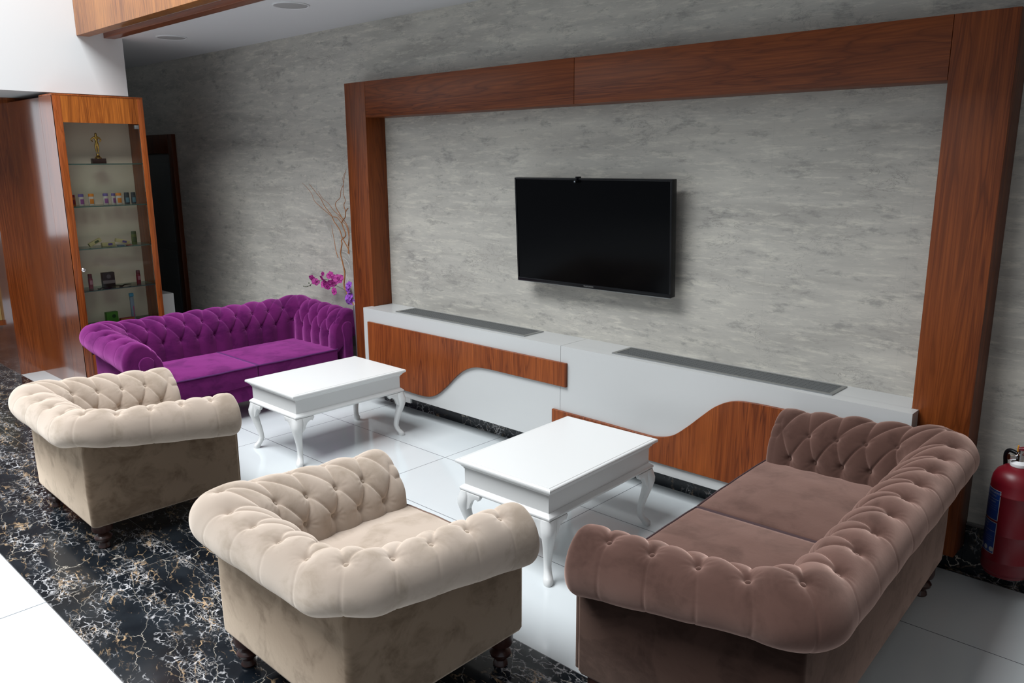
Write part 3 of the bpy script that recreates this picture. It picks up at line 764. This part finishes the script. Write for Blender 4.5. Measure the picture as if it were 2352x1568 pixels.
bottle(-1.552, SH2, cA, cR, cR, .092, .046, 'amber bottle with crimson cap, first at the left of the bottle shelf')
bottle(-1.484, SH2, cW, cP, cM, .096, .048, 'cream bottle with lilac cap between the amber bottle and an orange-capped one', .2)
bottle(-1.404, SH2, cW, cO, cO, .096, .046, 'cream bottle with orange cap standing alone left of the shelf middle', -.2)
bottle(-1.288, SH2, cW, cP, cM, .096, .046, 'cream bottle with lilac cap standing alone at the shelf middle')
bottle(-1.214, SH2, cW, cP, cM, .094, .040, 'cream bottle with lilac cap half behind an orange-capped one', .3, -2.225)
bottle(-1.180, SH2, cW, cO, cO, .096, .050, 'cream bottle with orange cap next to two dark bottles')
bottle(-1.112, SH2, cD, cD, cB, .098, .046, 'dark grey bottle next to the orange-capped bottle')
bottle(-1.056, SH2, cD, cD, cB, .098, .042, 'dark grey bottle, last at the right of the bottle shelf')
cY = flat('pale_yellow_card', (.50, .45, .20)); cV = flat('violet_print', (.09, .06, .24)); cG = flat('olive_plastic', (.10, .14, .02)); cGd = flat('dark_green_print', (.05, .08, .02))
def carton(y, z, rx, ry, label, l=.115, x=-2.19, rz=0.0, patch=None):
    c = thing('soap_carton', label, 'soap box', (x, y, z), PI/2+rz, 'soap boxes on the third shelf')
    for nm, mm, a, bb in (('carton', cY, (-l/2, -.018, 0), (l/2, .018, .030)), ('printed_patch', patch or cV, (-.006, -.0185, .006), (.030, -.018, .024))):
        o = MB().box(a, bb).build(nm, mm, c, bevel=.0008 if nm == 'carton' else 0); o.data.transform(Matrix.Rotation(ry, 4, 'Y'))
    return c
carton(-1.415, SH3+.0265, 0, -.45, 'yellow soap box propped up on its left end', .105, patch=cGd)
carton(-1.315, SH3+.0005, 0, -.0, 'yellow soap box lying flat in the middle of the shelf', .105)
carton(-1.205, SH3+.019, 0, .28, 'yellow soap box tilted down to the right', .115, x=-2.175)
bottle(-1.088, SH3, cG, cGd, cGd, .112, .046, 'olive green bottle at the right end of the soap shelf', group='toiletries in the showcase')
tag(MB().box((-2.16, -1.255, SH3+.0003), (-2.12, -1.205, SH3+.004)).build('paper_packet', flat('blue_paper', (.10, .16, .30))), 'thin blue packet lying flat by the soap boxes', 'packet')
tag(MB().box((-2.15, -1.185, SH3+.0003), (-2.11, -1.145, SH3+.004)).build('paper_packet', flat('red_paper', (.40, .05, .04))), 'thin red packet lying flat by the soap boxes', 'packet')
def tubeb(y, label, h):
    b = thing('spray_can', label, 'spray can', (-2.2, y, SH4), PI/2, 'dark red cans on the fourth shelf')
    MB().lathe([(.017, .0005), (.018, .003), (.018, h*.66), (.016, h*.70)], (0, 0, 0), 18).build('can_body', cR, b, smooth=True)
    MB().lathe([(.0165, h*.705), (.0165, h*.97), (.014, h)], (0, 0, 0), 18).build('cap', flat('maroon_plastic', (.10, .006, .015)), b, smooth=True)
    MB().box((-.010, -.0186, h*.30), (.010, -.0165, h*.58)).build('label_sticker', flat('pink_print', (.42, .18, .22)), b)
tubeb(-1.490, 'dark red can at the left of the fourth shelf', .128); tubeb(-1.088, 'dark red can at the right of the fourth shelf', .120)
bx = thing('gift_carton', 'black carton with a grey band on the fourth shelf', 'box', (-2.22, -1.338, SH4), PI/2)
MB().box((-.050, -.022, .0005), (.050, .022, .125)).build('carton', flat('black_card', (.010, .010, .014)), bx, bevel=.001)
MB().box((-.0502, -.0226, .030), (.0502, -.0218, .058)).build('grey_band', flat('grey_print', (.16, .15, .15)), bx)
MB().lathe([(.018, 0), (.018, .0008), (.014, .0008)], (0, 0, 0), 20).build('round_emblem', flat('grey_emblem', (.09, .09, .10)), bx).data.transform(Matrix.Translation((0, -.0222, .090)) @ Matrix.Rotation(PI/2, 4, 'X'))
def razor(y, x, rz, label):
    o = thing('razor', label, 'razor', (x, y, SH4+.004), rz, 'razors on the fourth shelf')
    MB().tube([(-.055, 0, .002), (-.02, 0, .010), (.02, .002, .008), (.050, .004, .004)], [.004, .005, .004, .003], 8).build('handle', M['black'], o, smooth=True)
    MB().box((-.064, -.018, -.003), (-.054, .018, .005)).build('razor_head', M['black'], o, bevel=.001)
razor(-1.400, -2.13, 1.9, 'black razor lying in front of the left red can')
razor(-1.300, -2.12, 1.4, 'black razor lying in front of the black carton')
razor(-1.215, -2.15, 1.9, 'black razor lying right of the black carton')
gb = thing('soap_carton', 'bright green box with a round dark emblem on the lowest shelf', 'box', (-2.22, -1.345, SH5), PI/2)
MB().box((-.048, -.025, .0005), (.048, .025, .092)).build('carton', flat('green_card', (.055, .20, .015)), gb, bevel=.001)
MB().lathe([(.016, 0), (.016, .0008), (.011, .0008)], (0, 0, 0), 20).build('round_emblem', flat('black_green_print', (.01, .05, .01)), gb).data.transform(Matrix.Translation((.012, -.0255, .055)) @ Matrix.Rotation(PI/2, 4, 'X'))
rd = thing('toothpaste_carton', 'flat red and gold box on the lowest shelf', 'box', (-2.2, -1.225, SH5), PI/2)
MB().box((-.058, -.022, .0005), (.058, .022, .026)).build('carton', flat('red_card', (.30, .02, .012)), rd, bevel=.001)
MB().box((-.0582, -.0225, .014), (.0582, -.0218, .022)).build('gold_stripe', flat('gold_print', (.40, .22, .04)), rd)
tb = thing('toothbrush_pack', 'tall clear toothbrush pack with blue top on the lowest shelf', 'toothbrush pack', (-2.21, -1.163, SH5), PI/2)
o = MB().box((-.016, -.010, .0005), (.016, .010, .205)).build('pack', flat('pale_blue_plastic', (.22, .30, .36), .3), tb, bevel=.004)
MB().box((-.0175, -.0115, .2055), (.0175, .0115, .236)).build('blue_top', flat('aqua_plastic', (.06, .28, .42)), tb, bevel=.003)
MB().box((.002, -.0112, .02), (.008, -.0103, .12)).build('brush', flat('pink_plastic', (.5, .06, .16)), tb)

# ---- white cube and lit picture glimpsed at the far left
tag(MB().box((-3.05, -.92, 0), (-2.625, -.60, .668)).build('display_plinth', M['lacquer'], bevel=.003), 'plain white block half hidden behind the display cabinet', 'plinth')
pc = thing('framed_panel', 'golden textured panel at the far left edge', 'panel', (-4.2, -1.83, .43))
part(MB().box((-5.2, -1.875, .47), (-3.51, -1.853, .86)), 'golden_panel', flat('golden_texture', (.36, .24, .09), .6), pc)
part(MB().box((-5.2, -1.882, .42), (-3.51, -1.8525, .468)).box((-5.2, -1.882, .862), (-3.51, -1.8525, .90)), 'rail', M['wood_side'], pc)

# ================================================================== ORCHID AND TWIGS
pot = thing('orchid_arrangement', 'curly twigs and magenta orchids in a slim silver vase beside the walnut post', 'flower arrangement', (-.283, -.145, 0))
vx, vy = -.283, -.145
MB().lathe([(.022, 0), (.024, .01), (.018, .05), (.016, .30), (.020, .55), (.028, .68), (.030, .74), (.026, .76)], (0, 0, 0), 22).build('vase', M['steel'], pot, smooth=True)
cx_, cy_, cz_ = CAM
def onplane(px, py, yv):
    d = _r*((px-1176)/FPX)+_u*(-(py-784)/FPX)+_f
    t = (yv-cy_)/d.y; p = Vector(CAM)+d*t; return (p.x-vx, p.y-vy, p.z)
def Z3(x, y): return (650+x/4.613, 380+y/4.613)
def twig(pts, r0, r1, mat, y0, y1):
    P_ = [onplane(*Z3(*p), y0+(y1-y0)*i/(len(pts)-1)) for i, p in enumerate(pts)]
    if pts[0][1] > 1200: P_ = [(0, 0, .70), (P_[0][0]*.35, P_[0][1]*.35, .78)]+P_
    P_ = smooth_pts(P_, 4); n = len(P_)
    MB().tube(P_, [1.25*(r0+(r1-r0)*i/(n-1)) for i in range(n)], 7).build('twig', mat, pot, smooth=True)
tw = [([(650, 1290), (655, 1150), (630, 1020), (610, 930), (625, 830), (620, 790), (665, 740), (640, 660), (625, 600), (660, 545), (665, 490), (690, 450)], .0052, .003),
      ([(640, 580), (600, 510), (560, 440), (560, 390), (605, 340), (615, 260), (640, 200), (635, 130), (665, 60)], .0028, .0012),
      ([(665, 490), (645, 420), (660, 370), (640, 300), (640, 200), (655, 100), (668, 45)], .0026, .001),
      ([(700, 940), (690, 880), (630, 770), (600, 680), (540, 590), (510, 520), (440, 430), (400, 350), (360, 300), (280, 200)], .0040, .0014),
      ([(690, 850), (700, 700), (660, 600), (600, 530), (540, 480), (480, 400), (420, 350), (370, 270)], .0028, .001),
      ([(620, 610), (570, 550), (520, 540), (460, 490), (390, 430), (330, 370), (305, 300), (250, 230), (205, 185)], .0026, .0009),
      ([(690, 930), (700, 780), (680, 660), (640, 600), (580, 530)], .0035, .0014),
      ([(585, 980), (560, 900), (545, 800), (525, 700), (515, 630)], .0028, .0012)]
for p, a, b in tw: twig(p, a, b, M['twig'], -.12, -.07)
tww = [([(690, 1230), (670, 1150), (640, 1060), (600, 990), (560, 910), (530, 820), (500, 720), (450, 640), (420, 560), (380, 500), (350, 400), (300, 330), (275, 230)], .0030, .0009),
       ([(720, 1140), (690, 1030), (620, 960), (560, 880), (520, 760), (470, 660), (430, 560), (400, 470)], .0026, .0009),
       ([(710, 980), (680, 930), (610, 890), (590, 780), (560, 640), (520, 560), (480, 420), (450, 260), (420, 200), (380, 100)], .0024, .0007),
       ([(350, 290), (350, 150), (310, 60), (305, -20)], .0014, .0006),
       ([(700, 1220), (650, 1120), (620, 1000), (560, 700), (570, 570)], .0024, .001)]
for p, a, b in tww: twig(p, a, b, M['twig_w'], -.11, -.05)
def petal(l, w, curl):
    pts = []; n, m = 6, 5
    for i in range(n+1):
        s = i/n; hw = w*math.sin(PI*min(1, s*.92+.08))**.7
        for j in range(m):
            t_ = -1+2*j/(m-1)
            pts.append((hw*t_, l*s, curl*s*s+.15*w*t_*t_))
    return pts, [(i*m+j, i*m+j+1, (i+1)*m+j+1, (i+1)*m+j) for i in range(n) for j in range(m-1)]
def flower(px, py, yv, sc, mat, seed):
    sc *= 1.22
    rnd = random.Random(seed); c = Vector(onplane(px, py, yv)); mb = MB()
    face = Euler((PI/2+rnd.uniform(-.5, .5), rnd.uniform(-.5, .5), rnd.uniform(-.2, 1.1))).to_matrix()
    for a, l, w in ((0, .034, .015), (72, .036, .021), (144, .030, .013), (216, .030, .013), (288, .036, .021)):
        P_, F_ = petal(l*sc, w*sc, rnd.uniform(-.004, .010))
        R3 = Matrix.Rotation(math.radians(a+rnd.uniform(-8, 8)), 3, 'Z')
        mb.add([c+face @ (R3 @ Vector(p)) for p in P_], F_)
    P_, F_ = petal(.016*sc, .008*sc, .012)
    mb.add([c+face @ (Vector(p)+Vector((0, -.004, .006))) for p in P_], F_)
    o = mb.build('orchid_flower', mat, pot, smooth=True)
    md = o.modifiers.new('thick', 'SOLIDIFY'); md.thickness = .0008
fl = [(690, 640-0, 1.0), ]
for i, (x, y, s) in enumerate([(315, 1195, .9), (345, 1235, .9), (425, 1205, 1.0), (440, 1260, 1.0), (500, 1165, .95), (520, 1250, 1.0), (470, 1280, .9), (590, 1205, 1.15), (545, 1335, .9), (425, 1150, .6), (550, 1190, .8)]):
    p = Z3(x, y); flower(p[0], p[1], -.125-.01*(i % 3), s, M['orchid'], i)
for i, (x, y, s) in enumerate([(695, 1310, 1.1), (700, 1400, 1.1), (705, 1270, .9), (715, 1440, .9)]):
    p = Z3(x, y); flower(p[0], p[1], -.150, s, M['orchid2'], 30+i)
st = [onplane(*Z3(*p), -.13) for p in ((700, 1360), (640, 1310), (560, 1270), (480, 1210), (400, 1215), (330, 1230), (290, 1265), (250, 1285), (215, 1280))]
MB().tube(smooth_pts(st, 4), .0022, 6).build('flower_stem', M['stem'], pot, smooth=True)
for x, y, s in ((275, 1245, .0055), (290, 1268, .006), (255, 1280, .0045), (220, 1278, .004), (235, 1282, .0035)):
    c = onplane(*Z3(x, y), -.13); MB().lathe([(.0005, -s*1.3), (s*.8, -s*.6), (s, 0), (s*.7, s*.8), (.0005, s*1.3)], c, 10).build('flower_bud', M['stem'], pot, smooth=True)

# ================================================================== FIRE EXTINGUISHER
ex = thing('fire_extinguisher', 'large red fire extinguisher with blue labels hung low beside the walnut post', 'fire extinguisher', (4.425, -.118, .105))
RE = .096
MB().lathe([(.080, .0), (.084, .002), (.084, .012), (RE-.002, .020), (RE, .030), (RE, .072), (RE+.0015, .074), (RE+.0015, .079), (RE, .081), (RE, .20), (RE+.001, .202), (RE, .204), (RE, .375), (RE+.0015, .377), (RE+.0015, .382), (RE, .384), (RE, .425), (.092, .450), (.080, .475), (.058, .493), (.034, .501), (.026, .503), (.026, .508)], (0, 0, 0), 48).build('cylinder', M['red'], ex, smooth=True)
MB().lathe([(.034, .502), (.036, .506), (.036, .516), (.028, .522), (.022, .526)], (0, 0, 0), 32).build('neck_ring', M['white_plain'], ex, smooth=True)
MB().lathe([(.019, .52), (.019, .556), (.014, .560), (.014, .575)], (0, 0, 0), 24).build('valve', M['chrome'], ex, smooth=True)
MB().tube([(-.018, -.012, .540), (-.038, -.028, .543)], .0125, 16).build('pressure_gauge', M['chrome'], ex, smooth=True)
hd = MB(); hd.tube([(-.012, 0, .575), (.03, -.002, .590), (.08, -.004, .596), (.13, -.004, .590)], [.009, .010, .010, .009], 10)
hd.build('carry_handle', M['red'], ex, smooth=True)
hd = MB(); hd.tube([(-.004, 0, .560), (.04, -.004, .548), (.10, -.006, .535)], [.008, .009, .007], 10); hd.build('squeeze_lever', M['red'], ex, smooth=True)
MB().tube([(-.010, -.012, .570), (-.010, -.020, .585), (-.008, -.022, .600)], .0028, 8).build('safety_pin', flat('yellow_plastic', (.75, .30, .02)), ex, smooth=True)
hz = [(-.012, .004, .555), (-.045, .018, .558), (-.060, .030, .535), (-.062, .060, .48), (-.060, .092, .40), (-.05, .100, .2), (-.045, .100, .08)]
MB().tube(smooth_pts(hz, 5), .009, 10).build('hose', M['black'], ex, smooth=True)
MB().box((-.03, .088, .30), (.03, .116, .36)).build('wall_bracket', M['black'], ex, bevel=.002)
blue = flat('blue_label', (.010, .040, .200), .35); wl = flat('white_print', (.38, .38, .38), .5)
def wrapped(a0, a1, z0, z1, r, name, mat, parent, n=14):
    p = []
    for z in (z0, z1):
        for k in range(n+1):
            a = a0+(a1-a0)*k/n; p.append((r*math.cos(a), r*math.sin(a), z))
    m_ = MB().add(p, [(k, k+1, k+n+2, k+n+1) for k in range(n)])
    return m_.build(name, mat, parent, smooth=True)
def text_on(parent, body, size, amid, z, r):
    cu = bpy.data.curves.new('t', 'FONT'); cu.body = body; cu.size = size; cu.align_x = 'CENTER'; cu.align_y = 'CENTER'
    o = bpy.data.objects.new('t', cu); COL.objects.link(o); bpy.context.view_layer.update()
    me = bpy.data.meshes.new_from_object(o.evaluated_get(bpy.context.evaluated_depsgraph_get())); bpy.data.objects.remove(o, do_unlink=True)
    for v in me.vertices:
        a = amid+v.co.x/r; v.co = Vector((r*math.cos(a), r*math.sin(a), z+v.co.y))
    link('label_text', me, wl, parent)
A1 = math.radians(-112); A0 = math.radians(-190)
for z0, z1, txt in ((.262, .400, ('YANGIN SÖNDÜRÜCÜ', 'KURU KİMYEVİ TOZLU', 'KULLANMA TALİMATI')), (.108, .254, ('DİKKAT', 'ABC TOZ', 'TS 862'))):
    wrapped(A0, A1, z0, z1, RE+.0012, 'label', wl, ex)
    lb_ = wrapped(A0, A1-.03, z0+.003, z1-.003, RE+.0018, 'label_print', blue, ex)
    am = (A0+A1)/2
    text_on(ex, txt[0], .0125, am+.05, z1-.014, RE+.0024); text_on(ex, txt[1], .008, am+.05, z1-.028, RE+.0024)
    wrapped(A0+.02, A1-.05, z1-.044, z1-.0425, RE+.0024, 'label_rule', wl, ex)
    text_on(ex, txt[2], .0075, am+.1, z1-.056, RE+.0024)
    for q in range(3): wrapped(A0+.35, A1-.12, z1-.070-.010*q, z1-.0695-.010*q, RE+.0024, 'label_rule', wl, ex)
for q in range(3):
    a = A0+.62+.31*q; pts = [(RE+.0026)*1.0]
    p = []
    for k in range(12):
        aa = 2*PI*k/12; ang = a+.011*math.cos(aa)/RE; p.append(((RE+.0026)*math.cos(ang), (RE+.0026)*math.sin(ang), .128+.011*math.sin(aa)))
    MB().add(p, [tuple(range(12))]).build('label_symbol', wl, ex)
